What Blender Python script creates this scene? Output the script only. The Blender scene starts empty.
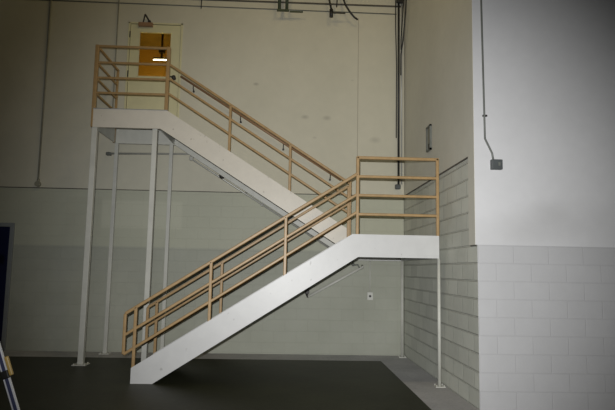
import bpy, bmesh, math
from mathutils import Vector, Matrix
C = bpy.context.scene.collection
S = bpy.context.scene
PI = math.pi

# ------------------------------------------------------------------ materials
def new_mat(name):
    m = bpy.data.materials.new(name); m.use_nodes = True
    nt = m.node_tree; nt.nodes.clear()
    out = nt.nodes.new('ShaderNodeOutputMaterial'); b = nt.nodes.new('ShaderNodeBsdfPrincipled')
    nt.links.new(b.outputs[0], out.inputs[0])
    return m, nt, b

def N(nt, kind, **kw):
    n = nt.nodes.new(kind)
    for k, v in kw.items(): setattr(n, k, v)
    return n

def mix(nt, fac, a, b, blend='MIX'):
    n = N(nt, 'ShaderNodeMix', data_type='RGBA', blend_type=blend)
    for i, v in ((0, fac), (6, a), (7, b)):
        if hasattr(v, 'links') or isinstance(v, bpy.types.NodeSocket): nt.links.new(v, n.inputs[i])
        elif i == 0: n.inputs[0].default_value = v
        else: n.inputs[i].default_value = (*v, 1)
    return n.outputs[2]

def ramp(nt, src, p0, p1, c0=0.0, c1=1.0):
    n = N(nt, 'ShaderNodeMapRange'); n.clamp = True
    nt.links.new(src, n.inputs[0])
    n.inputs[1].default_value = p0; n.inputs[2].default_value = p1
    n.inputs[3].default_value = c0; n.inputs[4].default_value = c1
    return n.outputs[0]

def noise(nt, pos, scale, detail=4, rough=.55):
    n = N(nt, 'ShaderNodeTexNoise'); n.inputs['Scale'].default_value = scale
    n.inputs['Detail'].default_value = detail; n.inputs['Roughness'].default_value = rough
    nt.links.new(pos, n.inputs['Vector']); return n.outputs[0]

def paint(name, col, rough=.45, var=.12, metal=0.0, scale=6, chips=None, spec=.5):
    """painted or plain surface with a little wear"""
    m, nt, b = new_mat(name)
    geo = N(nt, 'ShaderNodeNewGeometry'); pos = geo.outputs['Position']
    n = noise(nt, pos, scale)
    f = ramp(nt, n, .35, .65)
    dark = tuple(c * (1 - var) for c in col)
    c = mix(nt, f, dark, col)
    if chips:
        n2 = noise(nt, pos, 13, 2, .4)
        c = mix(nt, ramp(nt, n2, .70, .76, 0, .5), c, chips)
    nt.links.new(c, b.inputs['Base Color'])
    b.inputs['Roughness'].default_value = rough; b.inputs['Metallic'].default_value = metal
    b.inputs['Specular IOR Level'].default_value = spec
    return m

def wall_mat(name, axis, col, col2, block, mortar_depth=.006, msize=.0055, grain=.002, spots=(), rough=.7, patch=None, shift=0.0, bstr=.6):
    m, nt, b = new_mat(name)
    geo = N(nt, 'ShaderNodeNewGeometry'); pos = geo.outputs['Position']
    sep = N(nt, 'ShaderNodeSeparateXYZ'); nt.links.new(pos, sep.inputs[0])
    u = sep.outputs[0] if axis == 'x' else sep.outputs[1]
    comb = N(nt, 'ShaderNodeCombineXYZ')
    ad = N(nt, 'ShaderNodeMath', operation='ADD'); nt.links.new(u, ad.inputs[0]); ad.inputs[1].default_value = 40 + shift
    nt.links.new(ad.outputs[0], comb.inputs[0]); nt.links.new(sep.outputs[2], comb.inputs[1])
    n = noise(nt, pos, .9, 5, .6); n2 = noise(nt, pos, 7, 4)
    c = mix(nt, ramp(nt, n, .35, .68), col2, col)
    c = mix(nt, ramp(nt, n2, .3, .75, 0, .25), c, tuple(v * .82 for v in col))
    height = noise(nt, pos, 60, 3)
    bump = N(nt, 'ShaderNodeBump'); bump.inputs['Distance'].default_value = grain
    bump.inputs['Strength'].default_value = .25 if not block else .35
    nt.links.new(height, bump.inputs['Height'])
    last = bump.outputs[0]
    if block:
        br = N(nt, 'ShaderNodeTexBrick'); br.offset = .5; br.squash = 1
        br.inputs['Scale'].default_value = 1; br.inputs['Brick Width'].default_value = .4064
        br.inputs['Row Height'].default_value = .2032; br.inputs['Mortar Size'].default_value = msize
        br.inputs['Mortar Smooth'].default_value = .6; br.inputs['Bias'].default_value = 0
        br.inputs['Color1'].default_value = (.86, .86, .86, 1); br.inputs['Color2'].default_value = (1, 1, 1, 1)
        br.inputs['Mortar'].default_value = (.82, .82, .82, 1)
        nt.links.new(comb.outputs[0], br.inputs['Vector'])
        c = mix(nt, bstr, c, br.outputs[0], 'MULTIPLY')
        inv = N(nt, 'ShaderNodeMath', operation='SUBTRACT'); inv.inputs[0].default_value = 1
        nt.links.new(br.outputs['Fac'], inv.inputs[1])
        b2 = N(nt, 'ShaderNodeBump'); b2.inputs['Distance'].default_value = mortar_depth; b2.inputs['Strength'].default_value = 1
        nt.links.new(inv.outputs[0], b2.inputs['Height']); nt.links.new(last, b2.inputs['Normal'])
        last = b2.outputs[0]
    if patch:                                        # repainted rectangles: (u0,u1,z0,z1,colour,strength)
        for (u0, u1, z0, z1, pc, st) in patch:
            fs = []
            for s_, a_, b_ in ((u, u0, u1), (sep.outputs[2], z0, z1)):
                fs.append(ramp(nt, s_, a_ - .02, a_ + .02)); fs.append(ramp(nt, s_, b_ + .02, b_ - .02))
            cur = fs[0]
            for q in fs[1:]:
                mm = N(nt, 'ShaderNodeMath', operation='MULTIPLY'); nt.links.new(cur, mm.inputs[0]); nt.links.new(q, mm.inputs[1]); cur = mm.outputs[0]
            mm = N(nt, 'ShaderNodeMath', operation='MULTIPLY'); nt.links.new(cur, mm.inputs[0]); mm.inputs[1].default_value = st
            c = mix(nt, mm.outputs[0], c, pc)
    for (sx, sz, r, st) in spots:                    # scuffs
        d = N(nt, 'ShaderNodeVectorMath', operation='DISTANCE')
        cc = N(nt, 'ShaderNodeCombineXYZ'); nt.links.new(u, cc.inputs[0])
        sc = N(nt, 'ShaderNodeMath', operation='MULTIPLY'); nt.links.new(sep.outputs[2], sc.inputs[0]); sc.inputs[1].default_value = 1.7
        nt.links.new(sc.outputs[0], cc.inputs[1]); nt.links.new(cc.outputs[0], d.inputs[0])
        d.inputs[1].default_value = (sx, sz * 1.7, 0)
        c = mix(nt, ramp(nt, d.outputs['Value'], r, r * .2, 0, st), c, (.12, .11, .09))
    nt.links.new(c, b.inputs['Base Color']); nt.links.new(last, b.inputs['Normal'])
    b.inputs['Roughness'].default_value = rough; b.inputs['Specular IOR Level'].default_value = .3
    return m

M = {}
M['wall_up'] = wall_mat('beige_painted_plaster', 'x', (.645, .62, .505), (.59, .57, .46), False,
    spots=((-.622, 4.97, .07, .35), (.314, 4.36, .09, .3), (.728, 4.354, .10, .3), (1.64, 3.957, .13, .22), (.50, 3.97, .05, .2), (1.2, 5.1, .04, .15)))
M['wall_blk'] = wall_mat('painted_concrete_block', 'x', (.47, .48, .405), (.40, .41, .335), True, .0015, rough=.6, bstr=.25,
    patch=((-20, 5, 1.86, 3.0, (.55, .555, .43), .6), (-3.35, -1.9, 2.2, 2.7, (.62, .62, .50), .4), (-4.0, -3.35, 2.05, 2.75, (.46, .46, .36), .35), (-4.4, -1.9, 1.3, 1.86, (.40, .41, .35), .35), (.2, 1.2, 2.1, 2.6, (.60, .58, .46), .3)))
M['side_up'] = wall_mat('olive_grey_plaster', 'y', (.80, .785, .69), (.74, .725, .635), False)
M['side_blk'] = wall_mat('bare_grey_block', 'y', (.82, .83, .74), (.68, .70, .62), True, .010, msize=.012, grain=.012, rough=.8, bstr=.9)
M['near_up'] = wall_mat('pale_grey_plaster', 'x', (.72, .72, .72), (.68, .68, .68), False, spots=((2.9, 2.05, .55, .16), (3.05, 2.25, .3, .10), (2.4, 1.9, .6, .10), (3.5, 2.1, .6, .10)))
M['near_blk'] = wall_mat('pale_grey_block', 'x', (.565, .565, .565), (.53, .53, .53), True, .002, shift=.06+.2032, rough=.6, bstr=.16)
M['white'] = paint('off_white_steel_paint', (.64, .64, .625), .4, .05, chips=(.30, .29, .27))
M['cream'] = paint('cream_steel_paint', (.70, .655, .56), .4, .05, chips=(.30, .27, .22))
M['white_leg'] = paint('white_leg_paint', (.62, .62, .56), .45, .10)
M['grey_steel'] = paint('grey_steel', (.30, .31, .31), .5, .2)
M['tan'] = paint('tan_rail_paint', (.44, .285, .125), .42, .18, scale=12)
M['brown'] = paint('brown_handrail_paint', (.34, .20, .11), .4, .2)
M['dark'] = paint('dark_metal', (.035, .032, .03), .5, .3)
M['conduit'] = paint('painted_conduit', (.30, .29, .22), .5, .2)
M['galv'] = paint('galvanised_pipe', (.52, .52, .48), .4, .15, metal=.3)
M['greypipe'] = paint('dull_grey_pipe', (.17, .18, .16), .5, .25)
M['blackpipe'] = paint('dark_grey_pipe', (.022, .022, .02), .5, .25)
M['green'] = paint('dark_green_hanger', (.05, .07, .035), .5, .2)
M['blue'] = paint('navy_door_paint', (.006, .009, .045), .35, .15)
M['dframe'] = paint('grey_door_frame', (.28, .30, .30), .5, .1)
M['door'] = paint('cream_door_paint', (.70, .665, .42), .45, .06)
M['seam'] = paint('dark_joint', (.12, .11, .09), .8, .3)
M['seam_light'] = paint('faint_joint', (.40, .36, .29), .8, .1)
M['boxgrey'] = paint('dark_grey_box', (.09, .10, .10), .5, .2)
M['plate'] = paint('pale_plate', (.66, .66, .60), .4, .05)
M['alu'] = paint('bright_aluminium', (.93, .94, .97), .25, .02)
M['bluerail'] = paint('blue_fibreglass', (.07, .08, .17), .5, .15)
M['yellow'] = paint('yellow_plastic', (.62, .42, .12), .4, .1)
M['office'] = paint('amber_office_paint', (.62, .40, .12), .8, .1, scale=2)
M['office_ceiling'] = paint('brown_ceiling_tile', (.26, .19, .08), .9, .25, scale=3)
m, nt, b = new_mat('door_glass'); M['glass'] = m
b.inputs['Base Color'].default_value = (.85, .80, .62, 1); b.inputs['Roughness'].default_value = .08
b.inputs['Transmission Weight'].default_value = 1; b.inputs['IOR'].default_value = 1.02; b.inputs['Specular IOR Level'].default_value = .3
m, nt, b = new_mat('lamp_tube'); M['tube'] = m
b.inputs['Base Color'].default_value = (1, 1, .9, 1); b.inputs['Emission Color'].default_value = (1, .93, .70, 1); b.inputs['Emission Strength'].default_value = 9

# floor: dark olive sealed floor
m, nt, b = new_mat('dark_olive_floor'); M['floor'] = m
geo = N(nt, 'ShaderNodeNewGeometry'); pos = geo.outputs['Position']
f = ramp(nt, noise(nt, pos, 1.1, 6, .65), .35, .7)
c = mix(nt, f, (.022, .023, .010), (.040, .042, .021))
c = mix(nt, ramp(nt, noise(nt, pos, 14, 4), .5, .75, 0, .5), c, (.055, .056, .035))
nt.links.new(c, b.inputs['Base Color']); b.inputs['Roughness'].default_value = .5
b.inputs['Specular IOR Level'].default_value = .25
m, nt, b = new_mat('bare_concrete_border'); M['concrete'] = m
geo = N(nt, 'ShaderNodeNewGeometry'); pos = geo.outputs['Position']
c = mix(nt, ramp(nt, noise(nt, pos, 2, 6, .6), .3, .7), (.42, .415, .42), (.56, .55, .55))
c = mix(nt, ramp(nt, noise(nt, pos, 25, 3), .45, .8, 0, .4), c, (.24, .24, .23))
nt.links.new(c, b.inputs['Base Color']); b.inputs['Roughness'].default_value = .75

# ------------------------------------------------------------------ mesh helpers
class MB:
    def __init__(s): s.bm = bmesh.new()
    def box(s, x0, x1, y0, y1, z0, z1):
        v = [s.bm.verts.new(p) for p in ((x0,y0,z0),(x1,y0,z0),(x1,y1,z0),(x0,y1,z0),(x0,y0,z1),(x1,y0,z1),(x1,y1,z1),(x0,y1,z1))]
        for f in ((0,3,2,1),(4,5,6,7),(0,1,5,4),(1,2,6,5),(2,3,7,6),(3,0,4,7)): s.bm.faces.new([v[i] for i in f])
        return s
    def bar(s, a, b, w, h=None, up=(0,0,1)):
        """square tube from a to b; w across, h along 'up'"""
        h = h or w; a = Vector(a); b = Vector(b); d = (b - a).normalized(); up = Vector(up)
        if abs(d.dot(up)) > .95: up = Vector((0, 1, 0))
        sx = d.cross(up).normalized(); sy = sx.cross(d).normalized()
        r = []
        for p in (a, b):
            r.append([s.bm.verts.new(p + sx*i*w/2 + sy*j*h/2) for i, j in ((-1,-1),(1,-1),(1,1),(-1,1))])
        s.bm.faces.new(r[0][::-1]); s.bm.faces.new(r[1])
        for i in range(4): s.bm.faces.new([r[0][i], r[0][(i+1)%4], r[1][(i+1)%4], r[1][i]])
        return s
    def tube(s, pts, r, seg=12, caps=True):
        pts = [Vector(p) for p in pts]; n = len(pts)
        t0 = (pts[1]-pts[0]).normalized()
        ref = Vector((0,0,1)) if abs(t0.z) < .9 else Vector((0,1,0))
        u = t0.cross(ref).normalized(); rings = []
        for i, p in enumerate(pts):
            if i == 0: t = t0
            elif i == n-1: t = (pts[i]-pts[i-1]).normalized()
            else: t = ((pts[i]-pts[i-1]).normalized() + (pts[i+1]-pts[i]).normalized()).normalized()
            u = (u - t*u.dot(t)).normalized(); v = t.cross(u)
            rings.append([s.bm.verts.new(p + (u*math.cos(2*PI*k/seg) + v*math.sin(2*PI*k/seg))*r) for k in range(seg)])
        for i in range(n-1):
            for k in range(seg):
                f = s.bm.faces.new([rings[i][k], rings[i][(k+1)%seg], rings[i+1][(k+1)%seg], rings[i+1][k]]); f.smooth = True
        if caps: s.bm.faces.new(rings[0][::-1]); s.bm.faces.new(rings[-1])
        return s
    def sphere(s, c, r, sc=(1,1,1)):
        res = bmesh.ops.create_uvsphere(s.bm, u_segments=14, v_segments=8, radius=r)
        for v in res['verts']: v.co = Vector((v.co.x*sc[0], v.co.y*sc[1], v.co.z*sc[2])) + Vector(c)
        for v in res['verts']:
            for f in v.link_faces: f.smooth = True
        return s
    def prism(s, poly, y0, y1):
        """poly of (x,z) extruded along Y"""
        a = [s.bm.verts.new((x, y0, z)) for x, z in poly]; b = [s.bm.verts.new((x, y1, z)) for x, z in poly]
        s.bm.faces.new(a); s.bm.faces.new(b[::-1]); n = len(poly)
        for i in range(n): s.bm.faces.new([a[(i+1)%n], a[i], b[i], b[(i+1)%n]])
        return s
    def build(s, name, mat, parent=None, bevel=0):
        bmesh.ops.recalc_face_normals(s.bm, faces=s.bm.faces)
        me = bpy.data.meshes.new(name); s.bm.to_mesh(me); s.bm.free()
        o = bpy.data.objects.new(name, me); C.objects.link(o); me.materials.append(M[mat])
        if parent is not None:
            o.parent = parent; o.matrix_parent_inverse = Matrix.Translation(-root_loc(parent))
        if bevel:
            md = o.modifiers.new('bevel', 'BEVEL'); md.width = bevel; md.segments = 2; md.limit_method = 'ANGLE'
        return o

def root_loc(o):
    v = Vector(o.location)
    while o.parent:
        v += o.matrix_parent_inverse.translation
        o = o.parent; v += o.location
    return v

def tag(o, label=None, cat=None, group=None, kind=None):
    if label: o['label'] = label
    if cat: o['category'] = cat
    if group: o['group'] = group
    if kind: o['kind'] = kind
    return o

def thing(name, loc, label, cat, group=None, kind=None):
    o = bpy.data.objects.new(name, None); C.objects.link(o); o.location = loc; o.empty_display_size = .1
    return tag(o, label, cat, group, kind)

# ------------------------------------------------------------------ levels
XW = 2.183                 # right side wall plane
YN = -4.005                # face of the near wall
ZB = 2.90; ZN = 1.835
YF, YM, YB = -2.758, -1.420, -0.22
ZL, ZU = 2.005, 4.020
SL = .6285                 # slope of the flights

# ------------------------------------------------------------------ setting
def struct(o, label=None, cat=None): return tag(o, label, cat, kind='structure')
fl = MB()
fl.box(-9, 1.66, -13, -.64, -.2, 0)
struct(fl.build('floor', 'floor'), 'dark olive sealed concrete floor in front of the stairs', 'floor')
st = MB(); st.box(-9, 6.5, -.64, .2, -.2, 0); st.box(1.66, 6.5, -13, -.64, -.2, 0)
struct(st.build('trim_1', 'concrete'), 'bare grey concrete border strip of floor along the walls', 'floor')
w = MB(); w.box(-9, XW, 0, .2, 0, ZB)
struct(w.build('wall_back', 'wall_blk'), 'painted block lower half of back wall', 'wall')
w = MB()
DX0, DX1, DZ1 = -3.055, -2.035, 6.105
w.box(-9, DX0, 0, .2, ZB, 8); w.box(DX1, XW, 0, .2, ZB, 8); w.box(DX0, DX1, 0, .2, DZ1, 8); w.box(DX0, DX1, 0, .2, ZB, ZU)
struct(w.build('wall_back_upper', 'wall_up'), 'smooth beige upper half of back wall', 'wall')
YP = -3.78
w = MB(); w.box(XW+.010, XW+.25, YP, .2, 0, ZB); w.box(XW+.010, XW+.25, YN+.001, YP, 0, ZN)
struct(w.build('wall_right', 'side_blk'), 'rough grey block lower half of side wall', 'wall')
w = MB(); w.box(XW, XW+.25, YP, .2, ZB, 8); w.box(XW-.014, XW+.25, YN+.001, YP, ZN, 8)
struct(w.build('wall_right_upper', 'side_up'), 'smooth olive grey upper half of side wall', 'wall')
w = MB(); w.box(XW+.0102, 7, YN, YN+.25, 0, ZN)
struct(w.build('wall_front', 'near_blk'), 'pale painted block lower part of nearest wall', 'wall')
w = MB(); w.box(XW-.011, 7, YN, YN+.2, ZN, 8)
struct(w.build('wall_front_upper', 'near_up'), 'smooth pale grey upper part of nearest wall', 'wall')
w = MB(); w.box(-9, DX0-.6, -.006, 0, ZB-.008, ZB+.008); w.box(DX0-.6, XW, -.006, 0, ZB-.007, ZB+.007)
struct(w.build('trim_2', 'seam'), 'dark joint line between block and plaster on back wall', 'trim')
w = MB(); w.box(XW-.006, XW+.011, YP, -.006, ZB-.007, ZB+.009); w.box(XW+.004, XW+.012, YN+.02, YP, ZN-.010, ZN)
struct(w.build('trim_3', 'seam'), 'dark joint line between block and plaster on side wall', 'trim')
w = MB(); w.box(1.303, 1.313, -.004, 0, ZB+.01, 6.34)
struct(w.build('trim_4', 'seam_light'), 'faint vertical joint in beige back wall', 'trim')
w = MB(); w.box(-9, XW, -.012, 0, .0, .022)
struct(w.build('baseboard_back', 'wall_blk'), 'thin painted bead along foot of back wall', 'trim')
w = MB(); w.box(-9, XW-.02, -.022, 0, 6.585, 6.61)
struct(w.build('trim_5', 'seam'), 'dark horizontal angle running along top of back wall', 'trim')
w = MB(); w.tube([(-9, -.012, 6.50), (2.04, -.012, 6.44)], .009)
tag(w.build('horizontal_conduit', 'greypipe'), 'thin grey conduit running level along the top of the back wall', 'conduit')

# room behind the upper door
w = MB()
w.box(-4.4, -1.2, 3.0, 3.1, ZU-.1, 6.9); w.box(-4.5, -4.4, .2, 3.1, ZU-.1, 6.9); w.box(-1.2, -1.1, .2, 3.1, ZU-.1, 6.9); w.box(-4.5, -1.1, .2, 3.1, ZU-.2, ZU-.1)
struct(w.build('wall_office', 'office'), 'amber lit walls of room behind upper door', 'wall')
w = MB(); w.box(-4.5, -1.1, .2, 3.1, 6.75, 6.85)
struct(w.build('ceiling', 'office_ceiling'), 'brown ceiling of room seen through door window', 'ceiling')

# upper door
d = thing('door_1', (-2.545, 0, ZU), 'cream door with half height window at top of the stairs', 'door', kind='structure')
w = MB(); w.box(DX0, DX0+.035, -.012, .14, ZU, DZ1); w.box(DX1-.035, DX1, -.012, .14, ZU, DZ1); w.box(DX0, DX1, -.012, .14, DZ1-.03, DZ1)
w.build('door_frame', 'door', d, .003)
GX0, GX1, GZ0, GZ1 = -2.838, -2.25, 5.055, 5.915
LX0, LX1, LZ1 = -3.012, -2.078, 6.067
w = MB(); w.box(LX0, GX0, .012, .055, ZU+.01, LZ1); w.box(GX1, LX1, .012, .055, ZU+.01, LZ1); w.box(GX0, GX1, .012, .055, GZ1, LZ1); w.box(GX0, GX1, .012, .055, ZU+.01, GZ0)
leaf = w.build('door_leaf', 'door', d)
w = MB(); w.box(LX0-.012, LX0, .02, .06, ZU, LZ1+.012); w.box(LX1, LX1+.012, .02, .06, ZU, LZ1+.012); w.box(LX0, LX1, .02, .06, LZ1, LZ1+.012)
w.build('door_gap_seal', 'dark', d)
w = MB()
for a in ((GX0-.012, GX0+.006, GZ0-.012, GZ1+.012), (GX1-.006, GX1+.012, GZ0-.012, GZ1+.012), (GX0, GX1, GZ0-.012, GZ0+.006), (GX0, GX1, GZ1-.006, GZ1+.012)):
    w.box(a[0], a[1], .006, .014, a[2], a[3])
w.build('glazing_bead', 'door', leaf)
w = MB(); w.box(GX0, GX1, .030, .036, GZ0, GZ1); w.build('window_pane', 'glass', leaf)
w = MB(); w.tube([(-2.155, .012, 5.03), (-2.155, -.012, 5.03)], .034, 16); w.tube([(-2.155, -.012, 5.03), (-2.155, -.05, 5.03)], .014)
w.sphere((-2.155, -.065, 5.03), .042, (1, .75, 1)); w.tube([(-2.155, -.06, 5.03), (-2.23, -.06, 5.045)], .014)
w.build('door_knob', 'dark', leaf)
for z in (5.86, 5.09, 4.3):
    w = MB(); w.tube([(LX0-.004, -.018, z-.06), (LX0-.004, -.018, z+.06)], .010); w.build('hinge', 'dark', d)
w = MB(); w.box(-2.865, -2.595, -.055, .012, 6.015, 6.09); cl = w.build('door_closer', 'brown', d, .008)
w = MB(); w.bar((-2.775, -.04, 6.09), (-2.725, -.12, 6.215), .022); w.bar((-2.725, -.12, 6.215), (-2.665, -.03, 6.12), .022); w.box(-2.69, -2.64, -.04, 0, 6.105, 6.135)
w.build('closer_arm', 'dark', cl)

lamp = thing('ceiling_light', (-2.87, 2.0, 6.10), 'bright tube light seen through window of upper door', 'light')
w = MB(); w.tube([(-3.05, 2, 6.12), (-2.69, 2, 6.12)], .012); w.build('lamp_tube', 'tube', lamp)
w = MB(); w.box(-3.05, -2.69, 1.97, 2.03, 6.145, 6.17); w.box(-2.89, -2.85, 1.98, 2.02, 6.17, 6.75); w.box(-2.93, -2.80, 1.95, 2.05, 6.28, 6.40); w.build('lamp_housing', 'dark', lamp)

# blue door at the left edge
d = thing('door_2', (-5.5, 0, 0), 'dark navy blue door at foot of back wall by left edge', 'door', kind='structure')
w = MB(); w.box(-4.945, -4.875, -.035, 0, 0, 2.25); w.box(-6.0, -4.945, -.035, 0, 2.185, 2.25); w.box(-6.07, -6.0, -.035, 0, 0, 2.25); w.build('door_frame', 'dframe', d, .004)
w = MB(); w.box(-5.995, -4.95, -.02, 0, 0.005, 2.18); lf = w.build('door_leaf', 'blue', d, .003)
w = MB(); w.tube([(-5.85, -.02, 1.05), (-5.85, -.07, 1.05), (-5.73, -.07, 1.05)], .012); w.build('door_handle', 'alu', lf)

# ------------------------------------------------------------------ staircase
stair = thing('metal_staircase', (0, -1.5, 0), 'white steel double flight staircase with tan pipe railings and two landings', 'staircase')

def channel(poly, face, inward, topchain, botchain, name, fd=.055, mat='white'):
    """steel channel: web outline 'poly' at y=face, flanges turned inward (+1 = towards +y)"""
    w = MB(); w.prism(poly, face, face + inward*.009)
    for ch, sgn in ((topchain, -1), (botchain, 1)):
        for a, b in zip(ch[:-1], ch[1:]):
            q = [a, b, (b[0], b[1]+sgn*.010), (a[0], a[1]+sgn*.010)]
            y0, y1 = face + inward*.008, face + inward*fd
            w.prism(q, min(y0, y1), max(y0, y1))
    return w.build(name, mat, stair)

# lower flight
xe = 2.092
low_top = [(-1.972, .20), (.905, ZL), (xe, ZL)]; low_bot = [(-1.69, 0), (.985, 1.697), (xe, 1.697)]
lowpoly = [(-1.972, 0.0), (-1.69, 0), (.985, 1.697), (xe, 1.697), (xe, ZL), (.905, ZL), (-1.972, .20)]
channel(lowpoly, YF, 1, low_top, low_bot, 'stringer')
inpoly = [(-1.972, 0.0), (-1.69, 0), (.985, 1.697), (1.02, 1.697), (1.02, ZL-.02), (.905, ZL-.02), (-1.972, .20)]
channel(inpoly, YM-.045, -1, low_top[:2], low_bot[:2], 'stringer')
# upper flight
xl = -3.122; xk = -1.955; zend = ZU - SL*(1.0-xk)
up_top = [(xl, ZU), (xk, ZU), (1.0, zend)]; up_bot = [(xl, 3.715), (-2.045, 3.715), (1.0, 3.715-SL*(1.0+2.045))]
uppoly = [(xl, 3.715), (-2.045, 3.715), (1.0, 3.715-SL*(3.045)), (1.0, zend), (xk, ZU), (xl, ZU)]
channel(uppoly, YM, 1, up_top, up_bot, 'stringer', mat='cream')
channel(uppoly, YB+.05, -1, up_top, up_bot, 'stringer', mat='white_leg')
# treads
def treads(x0, z0, sx, y0, y1):
    for k in range(1, 11):
        x = x0 + sx*.29*(k-1); z = z0 + .1823*k
        w = MB(); a, b = sorted((x, x+sx*.31)); w.box(a, b, y0, y1, z-.006, z)
        a, b = sorted((x, x+sx*.006)); w.box(a, b, y0, y1, z-.05, z-.006)
        a, b = sorted((x+sx*.304, x+sx*.31)); w.box(a, b, y0, y1, z, z+.14)
        w.build('tread', 'grey_steel', stair)
treads(-1.90, 0, 1, YF+.01, YM-.055)
treads(.95, ZL, -1, YM+.01, YB+.04)
# landings
w = MB(); w.box(.93, xe-.002, YF+.01, -.03, ZL-.012, ZL-.004)
w.box(xe-.012, xe-.003, YF+.01, -.03, 1.70, ZL-.012); w.box(.985, 1.0, YM, -.03, 1.70, ZL-.012); w.box(.99, xe-.012, YB-.01, YB, 1.697, ZL-.012)
w.box(1.3, 1.36, YF+.01, YB-.01, ZL-.07, ZL-.012); w.box(1.7, 1.76, YF+.01, YB-.01, ZL-.07, ZL-.012)
w.build('landing', 'white', stair)
w = MB(); w.box(xl+.004, xk, YM+.01, -.02, ZU-.014, ZU-.004)
w.box(xl+.012, xk-.1, YM+.3, YM+.36, ZU-.08, ZU-.014); w.box(xl+.012, xk-.1, YM+.8, YM+.86, ZU-.08, ZU-.014)
w.box(xl+.001, xl+.010, YM+.01, YB+.04, 3.72, ZU-.014); w.box(xk-.11, xk-.10, YM+.01, YB+.04, 3.72, ZU-.014)
w.build('landing', 'white_leg', stair)
w = MB(); w.box(xl-.008, xk+.01, YM-.010, YM+.02, ZU-.004, ZU+.004)
w.build('deck_edge', 'grey_steel', stair)
# legs
def leg(x, y, top, wd, plate, rnd=False):
    w = MB()
    if rnd: w.tube([(x, y, .008), (x, y, top)], wd/2, 16)
    else: w.box(x-wd/2, x+wd/2, y-wd/2, y+wd/2, .008, top)
    l = w.build('leg', 'white_leg', stair, 0 if rnd else .005)
    w = MB(); w.box(x-plate/2, x+plate/2, y-plate/2, y+plate/2, 0, .010)
    for i in (-1, 1):
        for j in (-1, 1): w.tube([(x+i*plate*.38, y+j*plate*.38, .008), (x+i*plate*.38, y+j*plate*.38, .028)], .009, 6)
    w.build('base_plate', 'white_leg', l)
leg(-3.092, YM+.055, 3.716, .084, .21); leg(-2.135, YM+.055, 3.716, .078, .21)
leg(-3.078, YB, 3.716, .062, .17); leg(-2.10, YB, 3.716, .062, .17)
leg(2.094, YF+.04, 1.698, .046, .13, True); leg(2.110, YB+.02, 1.698, .044, .13, True)

# guardrails
T = .041
def guard(y, posts, rails, name='guardrail', pw=T, extra=None, xdir=True):
    """posts: (x, zbottom, ztop); rails: list of point pairs ((x,z),(x,z)); first rail is the handrail and the parent"""
    def P(p): return (p[0], y, p[1]) if xdir else (y, p[0], p[1])
    w = MB(); top = rails[0]
    for a, b in zip(top[:-1], top[1:]): w.bar(P(a), P(b), T, T)
    g = w.build(name, 'tan', stair, .010)
    for rl in rails[1:]:
        w = MB()
        for a, b in zip(rl[:-1], rl[1:]): w.bar(P(a), P(b), T*.9, T*.9)
        w.build('mid_rail', 'tan', g, .010)
    for x, z0, z1 in posts:
        w = MB(); w.bar(P((x, z0)), P((x, z1)), pw, pw); w.build('post', 'tan', g, .008)
    return g
# upper landing, front and left side
guard(YM+.03, [(-3.128, ZU-.30, 5.085), (-1.975, ZU-.005, 5.085)],
      [[(-3.15, 5.063), (-1.953, 5.063)], [(-3.13, 4.79), (-1.975, 4.79)], [(-3.13, 4.535), (-1.975, 4.535)], [(-3.13, 4.285), (-1.975, 4.285)]], pw=.056)
guard(-3.128, [(-.25, ZU-.30, 5.085)], [[(YM+.05, 5.063), (-.23, 5.063)]] + [[(YM+.05, z), (-.25, z)] for z in (4.79, 4.535, 4.285)], xdir=False)
# upper flight
def upz(x, z0): return z0 - .6355*(x+1.95)
def strz(x): return ZU - SL*(x-xk)
guard(YM+.03, [(x, strz(x)-.02, upz(x, 4.79)+.0) for x in (-.94, .045)] + [(1.02, ZL-.01, 2.95)],
      [[(-1.95, 4.79), (1.02, upz(1.02, 4.79))], [(-1.95, 4.555), (1.0, upz(1.0, 4.555))], [(-1.95, 4.305), (1.0, upz(1.0, 4.305))]])
# lower flight, front and inner
def lowz(x, z0): return z0 + .635*(x+1.95)
def lstr(x): return .20 + .6275*(x+1.972)
for y, xs, pe in ((YF+.022, (-1.95, -.985, 0.0), .972), (YM-.075, (-1.95, -.975, 0.0), .985)):
    T0 = lowz(-2.09, .983)
    guard(y, [(x, lstr(x)-.02, lowz(x, .983)) for x in xs],
          [[(pe, lowz(pe, .983)), (-2.085, T0), (-2.085, lowz(-2.085, .455))], [(pe, lowz(pe, .70)), (-2.085, lowz(-2.085, .70))], [(pe, lowz(pe, .455)), (-2.085, lowz(-2.085, .455))]])
w = MB(); w.bar((.985, YM-.075, ZL-.3), (.985, YM-.075, 2.85), T); w.build('post', 'tan', stair, .004)
# lower landing
guard(YF+.022, [(.972, ZL-.005, 3.078), (2.078, ZL-.005, 3.078)],
      [[(.955, 3.063), (2.097, 3.063)], [(.972, 2.80), (2.078, 2.80)], [(.972, 2.540), (2.078, 2.540)], [(.972, 2.279), (2.078, 2.279)]])

# ------------------------------------------------------------------ handrail on the wall
h_ = thing('wall_handrail', (-2.0, 0, 5.0), 'brown sloping handrail on brackets on the beige wall above the upper flight', 'handrail')
w = MB(); w.tube([(-2.02, -.085, 5.045), (1.0, -.085, 5.045-.6235*3.02)], .022, 14); w.build('rail', 'brown', h_)
for x in (-1.78, -.885, -.08, .80):
    z = 5.045-.6235*(x+2.02)
    w = MB(); w.tube([(x, -.085, z-.02), (x, -.075, z-.07), (x, -.02, z-.10)], .009, 8); w.tube([(x, -.014, z-.11), (x, 0, z-.11)], .020, 12); w.build('bracket', 'dark', h_)

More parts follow.
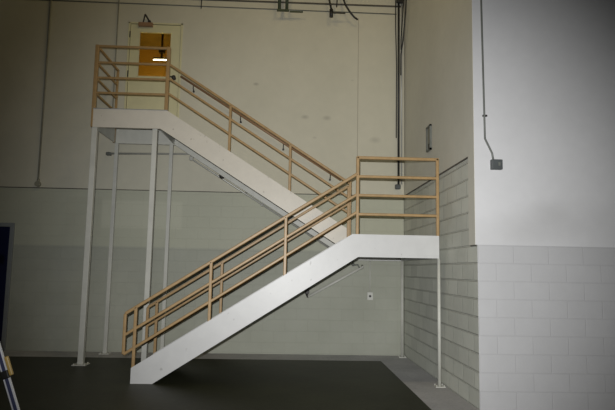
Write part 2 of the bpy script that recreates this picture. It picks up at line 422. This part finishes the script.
# ------------------------------------------------------------------ pipes and conduits
def pipe(name, pts, r, mat, label, cat):
    w = MB(); w.tube(pts, r, 12); o = w.build(name, mat)
    return tag(o, label, cat)
def fitting(par, name, mat, c, sx, sy, sz):
    w = MB(); w.box(c[0]-sx/2, c[0]+sx/2, c[1]-sy/2, c[1]+sy/2, c[2]-sz/2, c[2]+sz/2); return w.build(name, mat, par, min(sx, sy, sz)*.2)
# left conduit
o = pipe('conduit', [(-4.51, -.038, 8), (-4.51, -.038, 3.05)], .016, 'conduit', 'painted vertical conduit on back wall left of the landing, ending in a round box', 'conduit')
w = MB(); w.tube([(-4.515, -.06, 2.965), (-4.515, 0, 2.965)], .05, 18); w.tube([(-4.513, -.02, 3.06), (-4.513, -.02, 3.0)], .026); w.build('junction_box', 'conduit', o)
# by the door
o = pipe('conduit', [(-3.25, -.034, 8), (-3.25, -.034, 4.06)], .011, 'conduit', 'thin painted vertical conduit running down beside the cream door', 'conduit')
# under the upper flight
o = pipe('sloping_pipe', [(-3.27, -.06, 3.555), (-1.80, -.06, 3.585), (-1.765, -.06, 3.56), (-1.755, -.06, 3.49), (1.25, -.06, 1.64)], .019, 'galv',
     'long grey pipe on back wall under the upper landing and sloping down beneath upper flight', 'pipe')
w = MB(); w.sphere((-1.185, -.10, 3.185), .055); w.tube([(-1.185, -.10, 3.185), (-1.13, -.03, 3.23)], .022); w.build('sprinkler_head', 'dark', o)
fitting(o, 'elbow', 'galv', (-1.762, -.06, 3.50), .07, .06, .08); fitting(o, 'end_cap', 'greypipe', (-3.27, -.05, 3.55), .09, .08, .06)
fitting(o, 'clamp', 'galv', (-.44, -.035, 2.68), .06, .07, .06)
# under the lower flight
o = pipe('sloping_pipe', [(.43, -.09, 1.03), (1.415, -.09, 1.575), (1.41, -.03, 1.60)], .023, 'plate',
     'short pale pipe sloping up to the right under the lower flight', 'pipe')
w = MB(); w.box(.38, .45, -.10, 0, 1.08, 1.20); w.tube([(.43, -.09, 1.02), (.39, -.05, 1.10), (.43, -.02, 1.22)], .022); w.build('bracket', 'dark', o, .006)
w = MB(); w.tube([(1.16, -.03, 1.78), (1.17, -.06, 1.70), (1.22, -.07, 1.66), (1.24, -.07, 1.60), (1.32, -.08, 1.62), (1.36, -.09, 1.55)], .016); w.sphere((1.24, -.07, 1.62), .03); w.build('swivel_joint', 'greypipe', o)
# outlet
o = thing('wall_outlet', (1.555, 0, 1.055), 'small pale outlet box on back wall below the lower landing', 'outlet')
w = MB(); w.box(1.505, 1.610, -.05, 0, .985, 1.125); bx = w.build('cover_plate', 'plate', o, .006)
w = MB(); w.tube([(1.557, -.056, 1.055), (1.557, -.048, 1.055)], .022, 14); w.build('socket', 'dark', bx)
w = MB(); w.tube([(1.557, -.02, 1.12), (1.557, -.02, 1.70)], .010); w.build('conduit', 'wall_blk' if False else 'white_leg', o)
# corner
o = pipe('corner_pipe', [(2.075, -.05, 8), (2.075, -.05, 3.10)], .021, 'blackpipe', 'dark vertical pipe in the corner of the back wall ending in a small box', 'pipe')
fitting(o, 'junction_box', 'boxgrey', (2.06, -.05, 3.07), .10, .09, .09)
pipe('corner_pipe', [(2.135, -.04, 8), (2.135, -.04, 3.12)], .015, 'galv', 'thin pale vertical pipe in the corner, right of the dark one', 'pipe')
pipe('corner_pipe', [(2.02, -.03, 8), (2.02, -.03, 6.2), (2.04, -.03, 5.4), (2.035, -.03, 4.0)], .010, 'blackpipe', 'thin dark cable hugging the left side of the corner pipe', 'cable')
pipe('looped_cable', [(2.15, -.45, 7.4), (2.14, -.50, 6.8), (2.13, -.42, 6.3), (2.12, -.25, 5.85), (2.11, -.09, 5.6), (2.11, -.09, 5.2)], .013, 'blackpipe', 'dark cable looping down the top of the side wall into the corner', 'cable')
pipe('looped_cable', [(2.15, -.22, 7.4), (2.13, -.25, 6.7), (2.12, -.16, 6.2), (2.11, -.10, 5.9), (2.11, -.10, 5.7)], .011, 'blackpipe', 'shorter dark cable hanging in the corner inside the larger loop', 'cable')
w = MB(); w.box(2.02, 2.15, -.14, -.082, 6.62, 6.80); tag(w.build('corner_bracket', 'blackpipe', None, .01), 'dark bracket at top of the corner where pipes cross the wall angle', 'bracket')
# hangers at the top
o = thing('pipe_hanger', (-.14, -.2, 6.34), 'pair of dark green rods with a flat foot hanging at top of back wall', 'hanger')
for x in (-.215, -.075):
    w = MB(); w.tube([(x, -.2, 8), (x, -.2, 6.36)], .030); w.build('rod', 'green', o)
w = MB(); w.box(-.26, -.03, -.23, -.17, 6.335, 6.36); w.box(-.02, .23, -.18, -.15, 6.335, 6.355); w.build('foot_plate', 'green', o)
o = thing('pipe_hanger', (.77, -.2, 6.25), 'single bent dark rod with thick end hanging at top of back wall', 'hanger')
w = MB(); w.tube([(.71, -.2, 8), (.72, -.2, 6.6), (.765, -.2, 6.40), (.765, -.2, 6.30)], .020); w.build('rod', 'blackpipe', o)
w = MB(); w.tube([(.765, -.2, 6.40), (.765, -.2, 6.25)], .036); w.box(.78, 1.03, -.215, -.19, 6.325, 6.345); w.build('end_fitting', 'blackpipe', o)
pipe('cable', [(.90, -.2, 8), (.88, -.2, 6.75), (.865, -.2, 6.45)], .012, 'blackpipe', 'thin dark cable hanging between the bent rod and the curved hose', 'cable')
pipe('hose', [(.94, -.2, 8), (.96, -.2, 6.72), (1.03, -.2, 6.50), (1.12, -.2, 6.36), (1.20, -.19, 6.27), (1.27, -.16, 6.235)], .018, 'blackpipe', 'curved dark hose hanging at top of back wall above the faint joint', 'hose')
pipe('hanging_rod', [(-1.70, -.05, 8), (-1.70, -.05, 6.40)], .010, 'blackpipe', 'short thin rod at top of back wall right of the door', 'rod')
# side wall box
o = thing('wall_box', (XW, -1.93, 3.55), 'narrow grey metal box on upper side wall above the lower landing', 'box')
w = MB()
w.box(XW-.03, XW, -2.05, -1.81, 3.36, 3.385); w.box(XW-.03, XW, -2.05, -1.81, 3.725, 3.75); w.box(XW-.03, XW, -2.05, -2.015, 3.36, 3.75); w.box(XW-.03, XW, -1.845, -1.81, 3.36, 3.75)
w.build('box_frame', 'greypipe', o)
w = MB(); w.box(XW-.012, XW, -2.02, -1.84, 3.37, 3.74); w.build('box_cover', 'conduit', o)
w = MB(); w.box(XW-.022, XW-.01, -1.96, -1.90, 3.40, 3.47); w.build('latch', 'dark', o)
# nearest wall: conduit and switch box
o = pipe('conduit', [(2.262, YN-.02, 8), (2.275, YN-.02, 4.8), (2.294, YN-.02, 3.07), (2.375, YN-.02, 2.90), (2.388, YN-.03, 2.80)], .0115, 'greypipe', 'thin dark conduit coming down the nearest pale wall and bending to a box', 'conduit')
fitting(o, 'strap', 'dark', (2.300, YN-.012, 3.345), .055, .025, .022)
o = thing('switch_box', (2.418, YN, 2.765), 'small dark grey square box on the nearest pale wall', 'box')
w = MB(); w.box(2.356, 2.484, YN-.06, YN, 2.705, 2.822); bx = w.build('box_body', 'boxgrey', o, .006)
w = MB(); w.box(2.366, 2.474, YN-.065, YN-.058, 2.714, 2.813); bx2 = w.build('cover_plate', 'boxgrey', o, .003)
w = MB(); w.box(2.428, 2.452, YN-.074, YN-.064, 2.745, 2.785); w.build('switch_lever', 'greypipe', bx2)

# ------------------------------------------------------------------ step ladder, only its back leg shows
lad = thing('step_ladder', (-2.0, -6.7, 0), 'blue ladder leg with bright aluminium edges and a yellow catch at lower left corner', 'ladder')
def P(t, y=-6.5): return Vector((-1.531 - .375*t, y, t))         # rear leg leans to the left going up; t = height
def rail(f, name):
    w = MB(); a, b = f(0.02), f(1.62); d = (b-a).normalized(); n = Vector((d.z, 0, -d.x))
    w.bar(a, b, .010, .030, up=n); r = w.build(name, 'bluerail', lad)
    w = MB()
    for s in (-1, 1):
        w.bar(a + n*s*.0165, b + n*s*.0165, .016, .009, up=n)
    w.build('edge_flange', 'alu', r)
    w = MB(); q = f(0.0); w.box(q.x-.04, q.x+.04, q.y-.025, q.y+.025, 0, .05); w.build('foot', 'dark', r)
    return r
r = rail(P, 'rear_leg')
a, b = P(.765), P(.815); d = (b-a).normalized(); n = Vector((d.z, 0, -d.x))
w = MB(); w.bar(a, b, .04, .050, up=n); w.build('collar', 'dark', r, .006)
a, b = P(.775)+n*.036, P(.895)+n*.036
w = MB(); w.bar(a, b, .024, .024, up=n); w.build('catch', 'yellow', r, .006)
rail(lambda t: P(t, -7.05), 'rear_leg')
Fp = lambda y: (lambda t: Vector((-2.70 + .375*t, y, t)))
rail(Fp(-6.5), 'front_leg'); rail(Fp(-7.05), 'front_leg')
for k in range(1, 6):
    z = .28*k; x = -2.70 + .375*z
    w = MB(); w.box(x-.05, x+.05, -7.04, -6.51, z-.03, z); w.build('step', 'alu', lad, .004)
w = MB(); w.box(-2.22, -1.95, -7.09, -6.46, 1.60, 1.66); w.build('top_cap', 'bluerail', lad, .01)
w = MB(); w.bar((-2.70+.375*.9, -7.05, .9), P(.9, -7.05), .02, .004); w.build('spreader', 'alu', lad)

# ------------------------------------------------------------------ camera, flash and light
F_, PT, YW, RL, D_, H_ = 569.15, .1123, .0375, .0188, 10.44, 1.52
cam = bpy.data.cameras.new('camera'); co = bpy.data.objects.new('camera', cam); C.objects.link(co)
cam.sensor_width = 36; cam.lens = F_*36/615; cam.clip_start = .05; cam.clip_end = 100
Fv = Vector((math.sin(YW)*math.cos(PT), math.cos(YW)*math.cos(PT), math.sin(PT)))
Rv = Vector((math.cos(YW), -math.sin(YW), 0)); Uv = Rv.cross(Fv)
R2 = Rv*math.cos(RL) + Uv*math.sin(RL); U2 = Uv*math.cos(RL) - Rv*math.sin(RL)
mw = Matrix((( R2.x, U2.x, -Fv.x), (R2.y, U2.y, -Fv.y), (R2.z, U2.z, -Fv.z))).to_4x4()
mw.translation = Vector((0, -D_, H_)); co.matrix_world = mw
S.camera = co

fl = bpy.data.lights.new('camera_flash', 'SPOT'); fo = bpy.data.objects.new('camera_flash', fl); C.objects.link(fo)
fl.energy = 1840; fl.color = (1, 1, 1); fl.shadow_soft_size = .016; fl.spot_size = math.radians(71); fl.spot_blend = 1
m2 = Matrix(mw); m2 = m2 @ Matrix.Rotation(-.05, 4, 'Y') @ Matrix.Rotation(-.062, 4, 'X') @ Matrix.Diagonal((1.03, .93, 1, 1)); m2.translation = Vector((0, -D_, H_)) - R2*.055 + U2*.135
fo.matrix_world = m2
# warm bay lamps high under the roof, out of view
for x, y, e in ((-1.2, -4.2, 62), (1.3, -4.0, 55)):
    l = bpy.data.lights.new('bay_light', 'POINT'); lo = bpy.data.objects.new('bay_light', l); C.objects.link(lo)
    lo.location = (x, y, 7.9); l.energy = e; l.color = (1, .80, .42); l.shadow_soft_size = .35
l = bpy.data.lights.new('office_wall_fill', 'POINT'); lo = bpy.data.objects.new('office_wall_fill', l); C.objects.link(lo)  # unseen fill added low in the room to brighten the lower far wall
lo.location = (-3.0, 2.35, 5.0); l.energy = 26; l.color = (1, .82, .22); l.shadow_soft_size = .2
wd = bpy.data.worlds.new('world'); S.world = wd; wd.use_nodes = True
wd.node_tree.nodes['Background'].inputs[0].default_value = (.85, .95, 1, 1)
wd.node_tree.nodes['Background'].inputs[1].default_value = .014
S.view_settings.view_transform = 'Standard'; S.view_settings.look = 'None'; S.view_settings.gamma = 1
S.view_settings.exposure = 0; S.view_settings.use_curve_mapping = False
